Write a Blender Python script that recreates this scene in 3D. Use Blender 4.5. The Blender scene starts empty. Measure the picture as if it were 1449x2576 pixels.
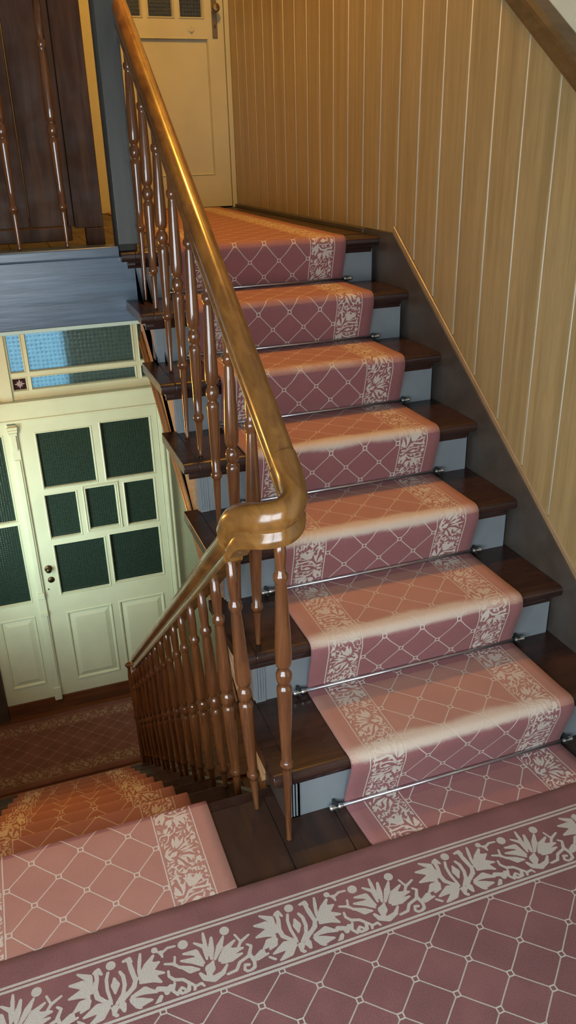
import bpy, bmesh, math, random
import numpy as np
from mathutils import Vector, Matrix
from math import pi, sin, cos, radians

SC = bpy.context.scene
COL = SC.collection
random.seed(7)

# ------------------------------------------------------------------ camera
cam_d = bpy.data.cameras.new('camera'); cam = bpy.data.objects.new('camera', cam_d); COL.objects.link(cam)
R_ = Vector((0.941114, -0.337215, -0.024304)); U_ = Vector((0.160704, 0.382936, 0.909689)); F_ = Vector((0.297454, 0.860027, -0.414578))
m = Matrix.Identity(4)
for i in range(3):
    m[i][0] = R_[i]; m[i][1] = U_[i]; m[i][2] = -F_[i]
m[0][3], m[1][3], m[2][3] = 0.16736, -1.40840, 1.50210
cam.matrix_world = m
cam_d.sensor_fit = 'VERTICAL'; cam_d.sensor_height = 36.0; cam_d.lens = 2023.72 / 2576 * 36.0
cam_d.clip_start = 0.02; cam_d.clip_end = 60
SC.camera = cam

# ------------------------------------------------------------------ world, lights, exposure
SC.view_settings.view_transform = 'Standard'; SC.view_settings.look = 'None'
SC.view_settings.exposure = 0.0; SC.view_settings.gamma = 1.0; SC.view_settings.use_curve_mapping = False
W = bpy.data.worlds.new('world'); SC.world = W; W.use_nodes = True
bg = W.node_tree.nodes['Background']; bg.inputs[0].default_value = (0.55, 0.68, 0.85, 1); bg.inputs[1].default_value = 1.0

def light(name, kind, loc, energy, color, size=0.1, sizey=None, aim=None):
    d = bpy.data.lights.new(name, kind); d.energy = energy; d.color = color
    if kind == 'AREA':
        d.size = size
        if sizey: d.shape = 'RECTANGLE'; d.size_y = sizey
    else: d.shadow_soft_size = size
    o = bpy.data.objects.new(name, d); COL.objects.link(o); o.location = loc
    if aim is not None:
        o.rotation_euler = (Vector(aim) - Vector(loc)).to_track_quat('-Z', 'Y').to_euler()
    return o
WARM = (1.0, 0.46, 0.06)
light('stairwell_lamp_light', 'POINT', (0.90, 1.50, 4.00), 220, WARM, 0.16)
light('hall_lamp_light', 'POINT', (-0.42, 2.15, 0.35), 34, (1.0, 0.42, 0.07), 0.09)
light('hall_fill_light', 'AREA', (-0.57, 2.60, -0.55), 16, (0.84, 1.0, 0.92), 0.7, 1.1, aim=(0.5, 3.37, -0.50)).data.spread = radians(110)  # added cool fill for the hall door; no window stands there
light('landing_window_light', 'AREA', (0.00, -1.92, 1.15), 44, (0.84, 0.92, 1.0), 1.1, 1.1, aim=(0.65, 1.0, 1.30))
light('side_fill_light', 'AREA', (-0.575, -1.05, 1.00), 33, (0.84, 0.92, 1.0), 0.9, 1.0, aim=(1.0, -0.35, 1.15))  # added on the left so cool light falls off sooner upstairs
light('vestibule_light', 'AREA', (0.16, 3.95, 0.38), 0.9, (0.42, 0.68, 1.0), 0.72, 0.62, aim=(0.16, 3.0, 0.38))

# ------------------------------------------------------------------ materials
def mat(name, col, rough=0.5, spec=0.5, metal=0.0, coat=0.0):
    mt = bpy.data.materials.new(name); mt.use_nodes = True
    b = mt.node_tree.nodes['Principled BSDF']
    b.inputs['Base Color'].default_value = (*col, 1); b.inputs['Roughness'].default_value = rough
    b.inputs['Specular IOR Level'].default_value = spec; b.inputs['Metallic'].default_value = metal
    b.inputs['Coat Weight'].default_value = coat
    return mt

class NT:
    def __init__(s, mt): s.t = mt.node_tree; s.n = s.t.nodes; s.l = s.t.links; s.b = s.n['Principled BSDF']
    def put(s, sock, v):
        if isinstance(v, (int, float)): sock.default_value = v
        elif isinstance(v, tuple): sock.default_value = v
        else: s.l.new(v, sock)
    def m(s, op, a, b=0.0, c=None, clamp=False):
        n = s.n.new('ShaderNodeMath'); n.operation = op; n.use_clamp = clamp
        s.put(n.inputs[0], a); s.put(n.inputs[1], b)
        if c is not None: s.put(n.inputs[2], c)
        return n.outputs[0]
    def ramp(s, v, a, b, lo=0.0, hi=1.0, smooth=True):
        n = s.n.new('ShaderNodeMapRange'); n.interpolation_type = 'SMOOTHSTEP' if smooth else 'LINEAR'
        s.put(n.inputs[0], v)
        for i, x in enumerate((a, b, lo, hi)): s.put(n.inputs[i + 1], x)
        return n.outputs[0]
    def mix(s, f, a, b, mode='MIX'):
        n = s.n.new('ShaderNodeMix'); n.data_type = 'RGBA'; n.blend_type = mode
        s.put(n.inputs[0], f)
        for k, v in ((6, a), (7, b)):
            if isinstance(v, tuple) and len(v) == 3: v = (*v, 1)
            s.put(n.inputs[k], v)
        return n.outputs[2]
    def coord(s, scale=(1, 1, 1), kind='Object'):
        c = s.n.new('ShaderNodeTexCoord'); mp = s.n.new('ShaderNodeMapping'); mp.inputs['Scale'].default_value = scale
        s.l.new(c.outputs[kind], mp.inputs[0]); return mp.outputs[0]
    def noise(s, vec, scale, detail=3, rough=0.55, dist=0.0):
        n = s.n.new('ShaderNodeTexNoise'); s.l.new(vec, n.inputs['Vector'])
        n.inputs['Scale'].default_value = scale; n.inputs['Detail'].default_value = detail
        n.inputs['Roughness'].default_value = rough; n.inputs['Distortion'].default_value = dist
        return n.outputs['Fac']
    def bump(s, h, strength=0.2, dist=0.002):
        n = s.n.new('ShaderNodeBump'); n.inputs['Strength'].default_value = strength; n.inputs['Distance'].default_value = dist
        s.l.new(h, n.inputs['Height']); s.l.new(n.outputs[0], s.b.inputs['Normal'])
    def base(s, c): s.l.new(c, s.b.inputs['Base Color'])

def wood(name, c1, c2, scale, rough=0.35, grain=4.0, coat=0.0, bump=0.08, spec=0.5, spot=None):
    mt = mat(name, c1, rough, spec, 0, coat); t = NT(mt)
    v = t.coord(scale)
    n = t.noise(v, grain, 5, 0.6, 0.6)
    f = t.ramp(n, 0.32, 0.68)
    c = t.mix(f, c1, c2)
    if spot:
        n2 = t.noise(t.coord(), 5.0, 3); c = t.mix(t.ramp(n2, 0.55, 0.75), c, spot)
    t.base(c); t.bump(n, bump, 0.002)
    r = t.ramp(t.noise(t.coord(), 9, 3), 0.3, 0.7, rough * 0.8, rough * 1.3); t.l.new(r, t.b.inputs['Roughness'])
    return mt

def paint(name, c, rough=0.4, var=0.12, scale=(1, 1, 1), grain=6.0, bump=0.05, spec=0.5):
    mt = mat(name, c, rough, spec); t = NT(mt)
    n = t.noise(t.coord(scale), grain, 4)
    f = t.ramp(n, 0.3, 0.7)
    t.base(t.mix(f, tuple(x * (1 - var) for x in c), tuple(x * (1 + var) for x in c)))
    t.bump(n, bump, 0.003)
    return mt

M_TREAD = wood('dark_tread_wood', (0.022, 0.011, 0.009), (0.042, 0.019, 0.013), (1.5, 22, 22), 0.27, 2.0, bump=0.12, spot=(0.055, 0.025, 0.015))
M_TURN = wood('turned_walnut', (0.080, 0.028, 0.010), (0.140, 0.052, 0.016), (30, 30, 3), 0.20, 2.0, coat=0.5, bump=0.05)
M_RAIL = wood('worn_handrail_wood', (0.13, 0.056, 0.013), (0.21, 0.095, 0.021), (14, 3, 6), 0.22, 3.0, coat=0.4, bump=0.05, spot=(0.09, 0.036, 0.011))
M_GREY = paint('grey_riser_paint', (0.190, 0.215, 0.225), 0.38, 0.08, (1, 1, 1), 7)
M_FASCIA = paint('grey_fascia_paint', (0.088, 0.128, 0.168), 0.30, 0.22, (1.2, 1, 16), 3, 0.25)
M_POST = paint('grey_post_paint', (0.058, 0.060, 0.052), 0.30, 0.15, (6, 6, 1), 3, 0.1)
M_STRING = paint('dark_string_paint', (0.060, 0.050, 0.040), 0.40, 0.15, (1, 3, 3), 4)
M_GOLD = wood('golden_string_wood', (0.32, 0.17, 0.070), (0.42, 0.24, 0.105), (4, 4, 4), 0.30, 2, bump=0.03)
M_CREAM = paint('cream_door_paint', (0.58, 0.68, 0.52), 0.28, 0.05, (1, 1, 1), 4, 0.08)
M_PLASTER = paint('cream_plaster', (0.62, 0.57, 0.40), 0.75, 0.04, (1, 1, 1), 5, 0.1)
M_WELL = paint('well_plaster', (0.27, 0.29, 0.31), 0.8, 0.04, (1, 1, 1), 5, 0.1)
M_CREAM2 = paint('ivory_door_paint', (0.44, 0.44, 0.30), 0.32, 0.05, (1, 1, 1), 4, 0.08)
M_BEAD = paint('pale_bead_paint', (0.60, 0.56, 0.45), 0.45, 0.05, (1, 1, 1), 5)
M_TRIM = wood('honey_trim', (0.24, 0.165, 0.085), (0.30, 0.21, 0.115), (4, 4, 4), 0.35, 3, bump=0.02)
M_DADO = wood('brown_dado_rail', (0.10, 0.055, 0.018), (0.15, 0.085, 0.03), (3, 3, 12), 0.35, 3)
M_BROWN = wood('brown_plank', (0.038, 0.018, 0.010), (0.070, 0.036, 0.019), (12, 6, 1.3), 0.58, 2.4, bump=0.15, spec=0.2)
M_BOARDFLOOR = wood('dark_floorboard', (0.022, 0.012, 0.009), (0.042, 0.019, 0.012), (14, 1.5, 10), 0.42, 2.0, bump=0.1)
M_HALLFLOOR = wood('hall_floorboard', (0.09, 0.034, 0.014), (0.14, 0.055, 0.022), (1.5, 14, 10), 0.38, 2.0)
M_STEEL = mat('brushed_steel', (0.62, 0.64, 0.66), 0.30, 0.5, 1.0)
M_BLACK = mat('blackened_cap', (0.02, 0.025, 0.025), 0.3)
M_BRASS = mat('dull_brass', (0.30, 0.24, 0.13), 0.35, 0.5, 1.0)
M_BRONZE = mat('dark_bronze', (0.10, 0.075, 0.04), 0.4, 0.5, 1.0)
M_SHADE = mat('opal_shade', (0.9, 0.85, 0.7), 0.4)
t = NT(M_SHADE); t.b.inputs['Emission Color'].default_value = (1, 0.75, 0.45, 1); t.b.inputs['Emission Strength'].default_value = 4

def board_mat():
    mt = mat('grained_honey_board', (0.3, 0.16, 0.05), 0.34, 0.5); t = NT(mt)
    oi = t.n.new('ShaderNodeObjectInfo')
    v = t.coord((1, 22, 0.8))
    add = t.n.new('ShaderNodeVectorMath'); add.operation = 'ADD'
    t.l.new(v, add.inputs[0])
    cmb = t.n.new('ShaderNodeCombineXYZ'); t.l.new(t.m('MULTIPLY', oi.outputs['Random'], 40.0), cmb.inputs[2]); t.l.new(cmb.outputs[0], add.inputs[1])
    n = t.noise(add.outputs[0], 1.6, 5, 0.6, 0.3)
    n2 = t.noise(t.coord((1, 60, 4)), 3.0, 3)
    c = t.mix(t.ramp(n, 0.28, 0.72), (0.27, 0.192, 0.078), (0.37, 0.270, 0.118))
    c = t.mix(t.m('MULTIPLY', t.ramp(n2, 0.35, 0.65), 0.25), c, (0.19, 0.135, 0.07))
    t.base(c); t.bump(n2, 0.04, 0.001)
    return mt
M_PLANK = board_mat()

def glass_mat(name, tint, rough, scale, kind='hex'):
    mt = mat(name, tint, rough); t = NT(mt)
    t.b.inputs['Transmission Weight'].default_value = (0.6 if kind == 'hex' else 0.93); t.b.inputs['IOR'].default_value = 1.45
    v = t.coord((scale, scale, scale))
    vo = t.n.new('ShaderNodeTexVoronoi'); vo.feature = 'F1'; t.l.new(v, vo.inputs['Vector']); vo.inputs['Scale'].default_value = 1.0
    vo.inputs['Randomness'].default_value = 0.15
    t.bump(vo.outputs['Distance'], 0.55, 0.005)
    lit_edge = t.ramp(vo.outputs['Distance'], 0.25, 0.6)  # cell edges lightened in the colour, as light caught on the relief
    t.base(t.mix(lit_edge, tint, tuple(min(1, x * 2.0) for x in tint)))
    return mt
M_GLASS = glass_mat('green_textured_glass', (0.030, 0.060, 0.048), 0.16, 68)
M_GLASSB = glass_mat('blue_patterned_glass', (0.30, 0.50, 0.62), 0.20, 42, 'ring')
M_GLASSD = mat('dark_ruby_glass', (0.03, 0.015, 0.02), 0.15)

def carpet_mat(name, w, inner, lines, uc, v0, pu=0.1115, pv=0.118, ground=(0.235, 0.097, 0.101), cream=(0.52, 0.475, 0.41)):
    mt = mat(name, ground, 0.95, 0.15); t = NT(mt)
    uv = t.n.new('ShaderNodeUVMap'); uv.uv_map = 'UVMap'
    sp = t.n.new('ShaderNodeSeparateXYZ'); t.l.new(uv.outputs[0], sp.inputs[0]); u, v = sp.outputs[0], sp.outputs[1]
    wob = t.n.new('ShaderNodeTexNoise'); t.l.new(uv.outputs[0], wob.inputs['Vector']); wob.inputs['Scale'].default_value = 7
    wv = t.m('MULTIPLY', t.m('SUBTRACT', wob.outputs['Fac'], 0.5), 0.006)
    u2 = t.m('ADD', u, wv)
    ed = t.m('SUBTRACT', w / 2, t.m('ABSOLUTE', t.m('SUBTRACT', u, w / 2)))      # distance from nearer edge
    a = t.m('ADD', t.m('DIVIDE', t.m('SUBTRACT', u2, uc), pu), t.m('DIVIDE', t.m('SUBTRACT', v, v0), pv))
    b = t.m('SUBTRACT', t.m('DIVIDE', t.m('SUBTRACT', u2, uc), pu), t.m('DIVIDE', t.m('SUBTRACT', v, v0), pv))
    fa = t.m('SUBTRACT', a, t.m('ROUND', a)); fb = t.m('SUBTRACT', b, t.m('ROUND', b))
    k = 1 / math.sqrt(1 / pu ** 2 + 1 / pv ** 2)
    dl = t.m('MULTIPLY', t.m('MINIMUM', t.m('ABSOLUTE', fa), t.m('ABSOLUTE', fb)), k)
    du = t.m('ABSOLUTE', t.m('MULTIPLY', t.m('ADD', fa, fb), pu / 2)); dv = t.m('ABSOLUTE', t.m('MULTIPLY', t.m('SUBTRACT', fa, fb), pv / 2))
    dn = t.m('MAXIMUM', du, dv)
    ring = t.ramp(t.m('ABSOLUTE', t.m('SUBTRACT', dn, 0.0056)), 0.0011, 0.0019, 1.0, 0.0)
    outside = t.ramp(dn, 0.005, 0.0058)
    line = t.m('MULTIPLY', t.ramp(dl, 0.0009, 0.0018, 0.85, 0.0), outside)
    lat = t.m('MULTIPLY', t.m('MAXIMUM', ring, line), t.ramp(ed, inner, inner + 0.0008))
    at = t.n.new('ShaderNodeAttribute'); at.attribute_name = 'motif'
    mo = t.ramp(at.outputs['Fac'], -0.0005, 0.0006, 0.95, 0.0)
    tot = t.m('MAXIMUM', lat, mo)
    for c, h in lines:
        tot = t.m('MAXIMUM', tot, t.ramp(t.m('ABSOLUTE', t.m('SUBTRACT', ed, c)), h - 0.0005, h + 0.0005, 0.92, 0.0))
    fib = t.n.new('ShaderNodeTexNoise'); t.l.new(uv.outputs[0], fib.inputs['Vector']); fib.inputs['Scale'].default_value = 420; fib.inputs['Detail'].default_value = 2
    blot = t.n.new('ShaderNodeTexNoise'); t.l.new(uv.outputs[0], blot.inputs['Vector']); blot.inputs['Scale'].default_value = 9; blot.inputs['Detail'].default_value = 3
    g = t.mix(t.ramp(fib.outputs['Fac'], 0.3, 0.7), tuple(x * 0.80 for x in ground), tuple(x * 1.16 for x in ground))
    g = t.mix(t.m('MULTIPLY', t.ramp(blot.outputs['Fac'], 0.35, 0.7), 0.25), g, (0.27, 0.12, 0.105))
    cr = t.mix(t.ramp(fib.outputs['Fac'], 0.3, 0.7), tuple(x * 0.86 for x in cream), tuple(x * 1.08 for x in cream))
    fd = t.n.new('ShaderNodeAttribute'); fd.attribute_name = 'fade_lit'
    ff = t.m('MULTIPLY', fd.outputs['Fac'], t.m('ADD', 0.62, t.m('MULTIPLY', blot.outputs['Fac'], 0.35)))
    g = t.mix(ff, g, (0.38, 0.200, 0.145)); cr = t.mix(t.m('MULTIPLY', ff, 0.45), cr, (0.44, 0.33, 0.26))  # step tops paler: traffic fading and lamp light put into the colour
    c = t.mix(tot, g, cr)
    wr = t.n.new('ShaderNodeAttribute'); wr.attribute_name = 'wear'
    wf = t.m('ADD', wr.outputs['Fac'], t.m('ADD', t.m('MULTIPLY', t.m('SUBTRACT', blot.outputs['Fac'], 0.5), 0.8), t.m('MULTIPLY', t.m('SUBTRACT', fib.outputs['Fac'], 0.5), 0.5)))
    c = t.mix(t.ramp(wf, 0.30, 0.85, 0.0, 0.85), c, (0.52, 0.45, 0.37))
    t.base(c)
    t.b.inputs['Sheen Weight'].default_value = 0.12; t.b.inputs['Sheen Roughness'].default_value = 0.5
    t.b.inputs['Sheen Tint'].default_value = (1, 0.8, 0.75, 1)
    hh = t.m('ADD', fib.outputs['Fac'], t.m('MULTIPLY', tot, -0.5))
    t.bump(hh, 0.5, 0.0015)
    return mt

# ------------------------------------------------------------------ mesh helpers
def obj(name, bm, mt, parent=None, smooth=False, bevel=0.0):
    me = bpy.data.meshes.new(name)
    bmesh.ops.recalc_face_normals(bm, faces=bm.faces)
    bm.to_mesh(me); bm.free()
    if smooth:
        me.polygons.foreach_set('use_smooth', [True] * len(me.polygons))
    o = bpy.data.objects.new(name, me); COL.objects.link(o)
    for x in (mt if isinstance(mt, (list, tuple)) else [mt]): me.materials.append(x)
    if parent: o.parent = parent
    if bevel:
        b = o.modifiers.new('bevel', 'BEVEL'); b.width = bevel; b.segments = 2; b.limit_method = 'ANGLE'
    return o
def box(bm, x0, x1, y0, y1, z0, z1):
    vs = [bm.verts.new((x, y, z)) for x in (x0, x1) for y in (y0, y1) for z in (z0, z1)]
    for f in ((0, 1, 3, 2), (4, 6, 7, 5), (0, 4, 5, 1), (2, 3, 7, 6), (0, 2, 6, 4), (1, 5, 7, 3)): bm.faces.new([vs[i] for i in f])
def bx(*a):
    bm = bmesh.new(); box(bm, *a); return bm
def prism_x(bm, prof, x0, x1):      # prof: (y,z) polygon
    a = [bm.verts.new((x0, y, z)) for y, z in prof]; b = [bm.verts.new((x1, y, z)) for y, z in prof]
    n = len(prof)
    bm.faces.new(a); bm.faces.new(b[::-1])
    for i in range(n): bm.faces.new((a[i], b[i], b[(i + 1) % n], a[(i + 1) % n]))
def thing(name, label, cat, loc=(0, 0, 0), group=None):
    o = bpy.data.objects.new(name, None); COL.objects.link(o); o.location = loc; o.empty_display_size = 0.1
    tag(o, label, cat, group); return o
def tag(o, label, cat, group=None):
    o['label'] = label; o['category'] = cat
    if group: o['group'] = group
    return o
def struct(o): o['kind'] = 'structure'; return o
def sroot(name):
    o = bpy.data.objects.new(name, None); COL.objects.link(o); o['kind'] = 'structure'; return o
def lathe(bm, prof, base, top, seg=14, sy=1.0):
    """prof: list of (z, r); axis runs from base point to top point, z measured along world z from base z"""
    b = Vector(base); tp = Vector(top); d = (tp - b) / (tp.z - b.z)
    rows = []
    for z, r in prof:
        c = b + d * (z - b.z)
        rows.append([bm.verts.new((c.x + r * cos(2 * pi * i / seg), c.y + r * sy * sin(2 * pi * i / seg), z)) for i in range(seg)])
    for p, q in zip(rows, rows[1:]):
        for i in range(seg): bm.faces.new((p[i], p[(i + 1) % seg], q[(i + 1) % seg], q[i]))
    bm.faces.new(rows[0][::-1]); bm.faces.new(rows[-1])
def sweep(bm, pts, prof, up=Vector((0, 0, 1)), closed_caps=True, scale=None):
    rows = []
    n = len(pts)
    for i, p in enumerate(pts):
        a = Vector(pts[max(0, i - 1)]); b = Vector(pts[min(n - 1, i + 1)])
        tg = (b - a).normalized(); s = tg.cross(up).normalized(); u = s.cross(tg).normalized()
        k = scale[i] if scale else 1.0
        rows.append([bm.verts.new(Vector(p) + s * x * k + u * y * k) for x, y in prof])
    for p, q in zip(rows, rows[1:]):
        for i in range(len(prof)): bm.faces.new((p[i], p[(i + 1) % len(prof)], q[(i + 1) % len(prof)], q[i]))
    if closed_caps: bm.faces.new(rows[0][::-1]); bm.faces.new(rows[-1])
def tube(bm, p0, p1, r, seg=10):
    prof = [(r * cos(2 * pi * i / seg), r * sin(2 * pi * i / seg)) for i in range(seg)]
    d = Vector(p1) - Vector(p0)
    up = Vector((0, 0, 1)) if abs(d.normalized().z) < 0.9 else Vector((0, 1, 0))
    sweep(bm, [p0, p1], prof, up)

# ------------------------------------------------------------------ stair constants
H = 0.17; G = 0.25; NOSE = 0.037
XL, XS, XR = 0.5907, 0.634, 1.5515       # tread return edge, string face, wall-string face
LG, LH, LY0 = 0.28, 0.221, 0.129          # lower flight going, rise, first riser line
YD = 3.376                               # plane of the far doors
ZF = -1.99                               # hall floor
ZU = 1.185                               # upper floor
def zk(k): return ZU if k == 7 else k * H
def slope_z(y): return 0.17 + 0.68 * (y + NOSE)

# ================================================================== SETTING
# --- mid landing floor of dark boards
fl = sroot('floor')
bm = bx(-0.6, 1.60, -2.0, LY0 - 0.03, -0.22, -0.006)
sub = obj('floor_base', bm, M_BOARDFLOOR, fl)
x = -0.6
while x < 1.58:
    w = min(0.15, 1.58 - x)
    obj('floorboard', bx(x + 0.0008, x + w - 0.0008, -2.0, LY0 - 0.040 if x < 0.62 else 0.0, -0.02, 0.0), M_BOARDFLOOR, fl, bevel=0.001)
    x += 0.15
# --- right wall: cream plaster, honey coloured boards with pale beads, dado rail
wr = sroot('wall_right')
obj('plaster', bx(1.585, 1.66, -2.0, 3.6, -2.1, 4.3), M_PLASTER, wr)
def base_z(y): return 1.205 + 0.70 * (y - 1.349) + 0.02 if y < 1.36 else 1.203
def top_z(y): return min(1.833 + 0.70 * (y - 0.715), 2.285)
ygr = [0.184 + 0.1455 * j for j in range(-5, 22)] + [YD]
def cut_poly(y0, y1):
    ys = sorted({y0, y1} | {c for c in (1.36,) if y0 < c < y1})
    lo = [(y, base_z(y)) for y in ys]
    hi = [(y, top_z(y)) for y in ys[::-1]]
    return lo + hi
bmb = bmesh.new()
for y0, y1 in zip(ygr, ygr[1:]):
    y1 = min(y1, YD)
    if y1 - y0 < 0.02: continue
    bm = bmesh.new(); prism_x(bm, cut_poly(y0 + 0.0032, y1 - 0.0032), 1.560, 1.585)
    obj('board', bm, M_PLANK, wr, bevel=0.0015)
    bm = bmesh.new()
    yb = y0
    sweep(bm, [(1.5625, yb, base_z(yb) + 0.004), (1.5625, yb, top_z(yb))], [(0.0023 * cos(q * pi / 4), 0.0023 * sin(q * pi / 4)) for q in range(8)], Vector((0, 1, 0)))
    obj('bead', bm, M_BEAD, wr, True)
# dado rail
bm = bmesh.new()
prof = [(-0.020, -0.034), (0.012, -0.034), (0.020, -0.02), (0.020, 0.004), (0.034, 0.014), (0.036, 0.026), (0.024, 0.034), (-0.020, 0.034)]
ys = [-0.6, 1.33, 1.36, 1.39, 3.37]
sweep(bm, [(1.562, y, min(top_z(y), 2.285) + 0.03) for y in ys], [(-a, b) for a, b in prof])
struct(obj('trim_1', bm, M_DADO))
# wall string and its cap
UP = thing('staircase', 'upper flight of dark wooden steps with grey risers climbing beside the boarded wall', 'staircase', (1.07, 0, 0))
UPo = Vector((1.07, 0, 0))
def upobj(name, bm, mt, parent=UP, **k):
    bmesh.ops.translate(bm, verts=bm.verts, vec=-UPo); return obj(name, bm, mt, parent, **k)
bm = bmesh.new()
zt = lambda y: 1.205 + 0.70 * (y - 1.349)
prism_x(bm, [(-0.35, 0), (-0.35, 0.22), (-0.06, 0.22), (-0.06, zt(-0.06)), (1.355, 1.205), (1.60, 1.200), (1.60, 0.85), (0.2, 0.0)], XR, XR + 0.026)
upobj('wall_string', bm, M_STRING, bevel=0.002)
bm = bmesh.new()
prism_x(bm, [(-0.06, zt(-0.06)), (1.36, 1.205), (1.36, 1.228), (-0.06, zt(-0.06) + 0.023)], XR + 0.004, XR + 0.03)
upobj('string_cap', bm, M_TRIM, bevel=0.003)
bm = bx(XR, XR + 0.03, -2.0, -0.35, 0, 0.2)
struct(obj('baseboard_right', bm, M_STRING, bevel=0.003))
bm = bx(1.545, 1.575, 1.60, YD, ZU, 1.203)
struct(obj('baseboard_back', bm, M_STRING, bevel=0.002))

# --- treads, risers
def nose_prof(y0, y1, z, th=0.033, r=0.014):
    p = [(y1, z), (y1, z - th)]
    n = 5
    c1 = (y0 + r, z - th + r); c2 = (y0 + r, z - r)
    for i in range(n + 1):
        a = -pi / 2 - i * (pi / 2) / n; p.append((c1[0] + r * cos(a), c1[1] + r * sin(a)))
    for i in range(n + 1):
        a = pi - i * (pi / 2) / n; p.append((c2[0] + r * cos(a), c2[1] + r * sin(a)))
    return p
for k in range(1, 8):
    y0 = (k - 1) * G; z = zk(k)
    bm = bmesh.new()
    if k < 7:
        prism_x(bm, nose_prof(y0 - NOSE, y0 + G + 0.004, z), XS + 0.002, XR - 0.001)
        # left return of the tread, oversailing the string and running back past the next riser
        prism_x(bm, nose_prof(y0 - NOSE, y0 + G + 0.0255, z), XL, XS + 0.002)
    else:
        prism_x(bm, nose_prof(y0 - NOSE, y0 + 0.08, z), XS + 0.002, XR - 0.001)
        prism_x(bm, nose_prof(y0 - NOSE, y0 + 0.012, z), XL - 0.004, XS + 0.002)
    tr = upobj('tread', bm, M_TREAD, bevel=0.002)
    bm = bmesh.new()      # cove moulding under the nosing
    zc = z - 0.033
    cp = [(y0 + 0.001, zc), (y0 + 0.001, zc - 0.024), (y0 - 0.010, zc - 0.024), (y0 - 0.013, zc - 0.014), (y0 - 0.020, zc - 0.006), (y0 - 0.022, zc)]
    prism_x(bm, cp, XL + 0.018, XR - 0.02)
    box(bm, XL + 0.016, XS, y0 - 0.020, y0 + (G if k < 7 else 0), zc - 0.012, zc)
    upobj('cove_moulding', bm, M_TREAD, tr)
    zb = zk(k - 1)
    upobj('riser', bx(0.664, XR - 0.012 if k > 1 else XR, y0, y0 + 0.018, zb, z - 0.033), M_GREY)
    bm = bmesh.new()      # fluted block that closes the riser at the open string
    box(bm, 0.637, 0.664, y0 - 0.004, y0 + 0.045, zb + 0.0005, z - 0.056)
    for i in range(3):
        xx = 0.641 + i * 0.0075; sweep(bm, [(xx, y0 - 0.005, zb + 0.008), (xx, y0 - 0.005, z - 0.058)], [(0.0024 * cos(a * pi / 3), 0.0024 * sin(a * pi / 3)) for a in range(6)], Vector((0, 1, 0)))
    for i in range(5):
        yy = y0 + i * 0.0095; sweep(bm, [(0.6365, yy, zb + 0.008), (0.6365, yy, z - 0.058)], [(0.003 * cos(a * pi / 3), 0.003 * sin(a * pi / 3)) for a in range(6)], Vector((0, 1, 0)))
    upobj('fluted_block', bm, M_GREY)
# open string on the well side
bm = bmesh.new()
prof = []
for k in range(1, 8):
    y0 = (k - 1) * G + 0.012
    if k > 1: prof += [(y0, zk(k - 1) - 0.034), (y0, zk(k) - 0.046)]
    else: prof += [(0.16, 0.12)]
prof = [(0.16, -0.20), (0.16, H - 0.034)]
for k in range(2, 8):
    y0 = (k - 1) * G + 0.012
    prof += [(y0, zk(k - 1) - 0.034), (y0, zk(k) - 0.046)]
prof += [(1.50, ZU - 0.046), (1.50, slope_z(1.50) - 0.35)]
prism_x(bm, prof, XS, XS + 0.03)
st = upobj('open_string', bm, M_GOLD)
bm = bmesh.new()
for dz, rr in ((-0.335, 0.011), (-0.314, 0.006), (-0.300, 0.004)):
    sweep(bm, [(XS - 0.003, 0.17, slope_z(0.17) + dz), (XS - 0.003, 1.49, slope_z(1.49) + dz)], [(rr * cos(a * pi / 4), rr * sin(a * pi / 4)) for a in range(8)])
upobj('string_moulding', bm, M_GOLD, st, smooth=True)
# dark closing board under the first step
bm = bmesh.new(); prism_x(bm, [(-0.004, 0.0), (-0.004, H - 0.034), (0.16, H - 0.034), (0.16, -0.20), (0.14, -0.20), (0.14, 0.0)], XS - 0.006, 0.664)
upobj('closing_board', bm, M_STRING)
# sloping underside
bm = bmesh.new(); prism_x(bm, [(0.16, -0.19), (1.50, slope_z(1.50) - 0.345), (1.50, slope_z(1.50) - 0.30), (0.16, -0.14)], XS + 0.03, XR)
upobj('soffit', bm, M_PLASTER)

# --- upper landing
fu = sroot('floor_upper')
obj('joist_deck', bx(-0.6, 1.58, 1.56, 3.40, 0.95, ZU - 0.02), M_BOARDFLOOR, fu)
obj('joist_deck', bx(0.64, 1.58, 1.519, 1.56, 0.95, ZU - 0.034), M_BOARDFLOOR, fu)
x = -0.6
while x < 1.55:
    w = min(0.14, 1.575 - x)
    obj('floorboard', bx(x + 0.0008, x + w - 0.0008, 1.562, YD, ZU - 0.02, ZU), M_BOARDFLOOR, fu, bevel=0.001)
    x += 0.14
obj('ceiling_panel', bx(-0.6, 1.58, 1.515, 3.40, 0.935, 0.95), M_WELL, fu)
fa = sroot('trim_2')
obj('fascia_board', bx(-0.6, 0.662, 1.500, 1.518, 0.948, 1.168), M_FASCIA, fa, bevel=0.002)
bm = bmesh.new(); prism_x(bm, nose_prof(1.486, 1.565, 1.205, 0.038, 0.008), -0.6, 0.583)
obj('edge_board', bm, M_FASCIA, fa)
bm = bmesh.new(); box(bm, -0.6, 0.634, 1.494, 1.52, 0.936, 0.949)
obj('lower_bead', bm, M_CREAM, fa, bevel=0.002)
bm = bmesh.new()
for i in range(3): box(bm, 0.636 + i * 0.009, 0.642 + i * 0.009, 1.494, 1.52, 0.96, ZU - 0.06)
obj('end_ribs', bm, M_FASCIA, fa)

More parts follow.
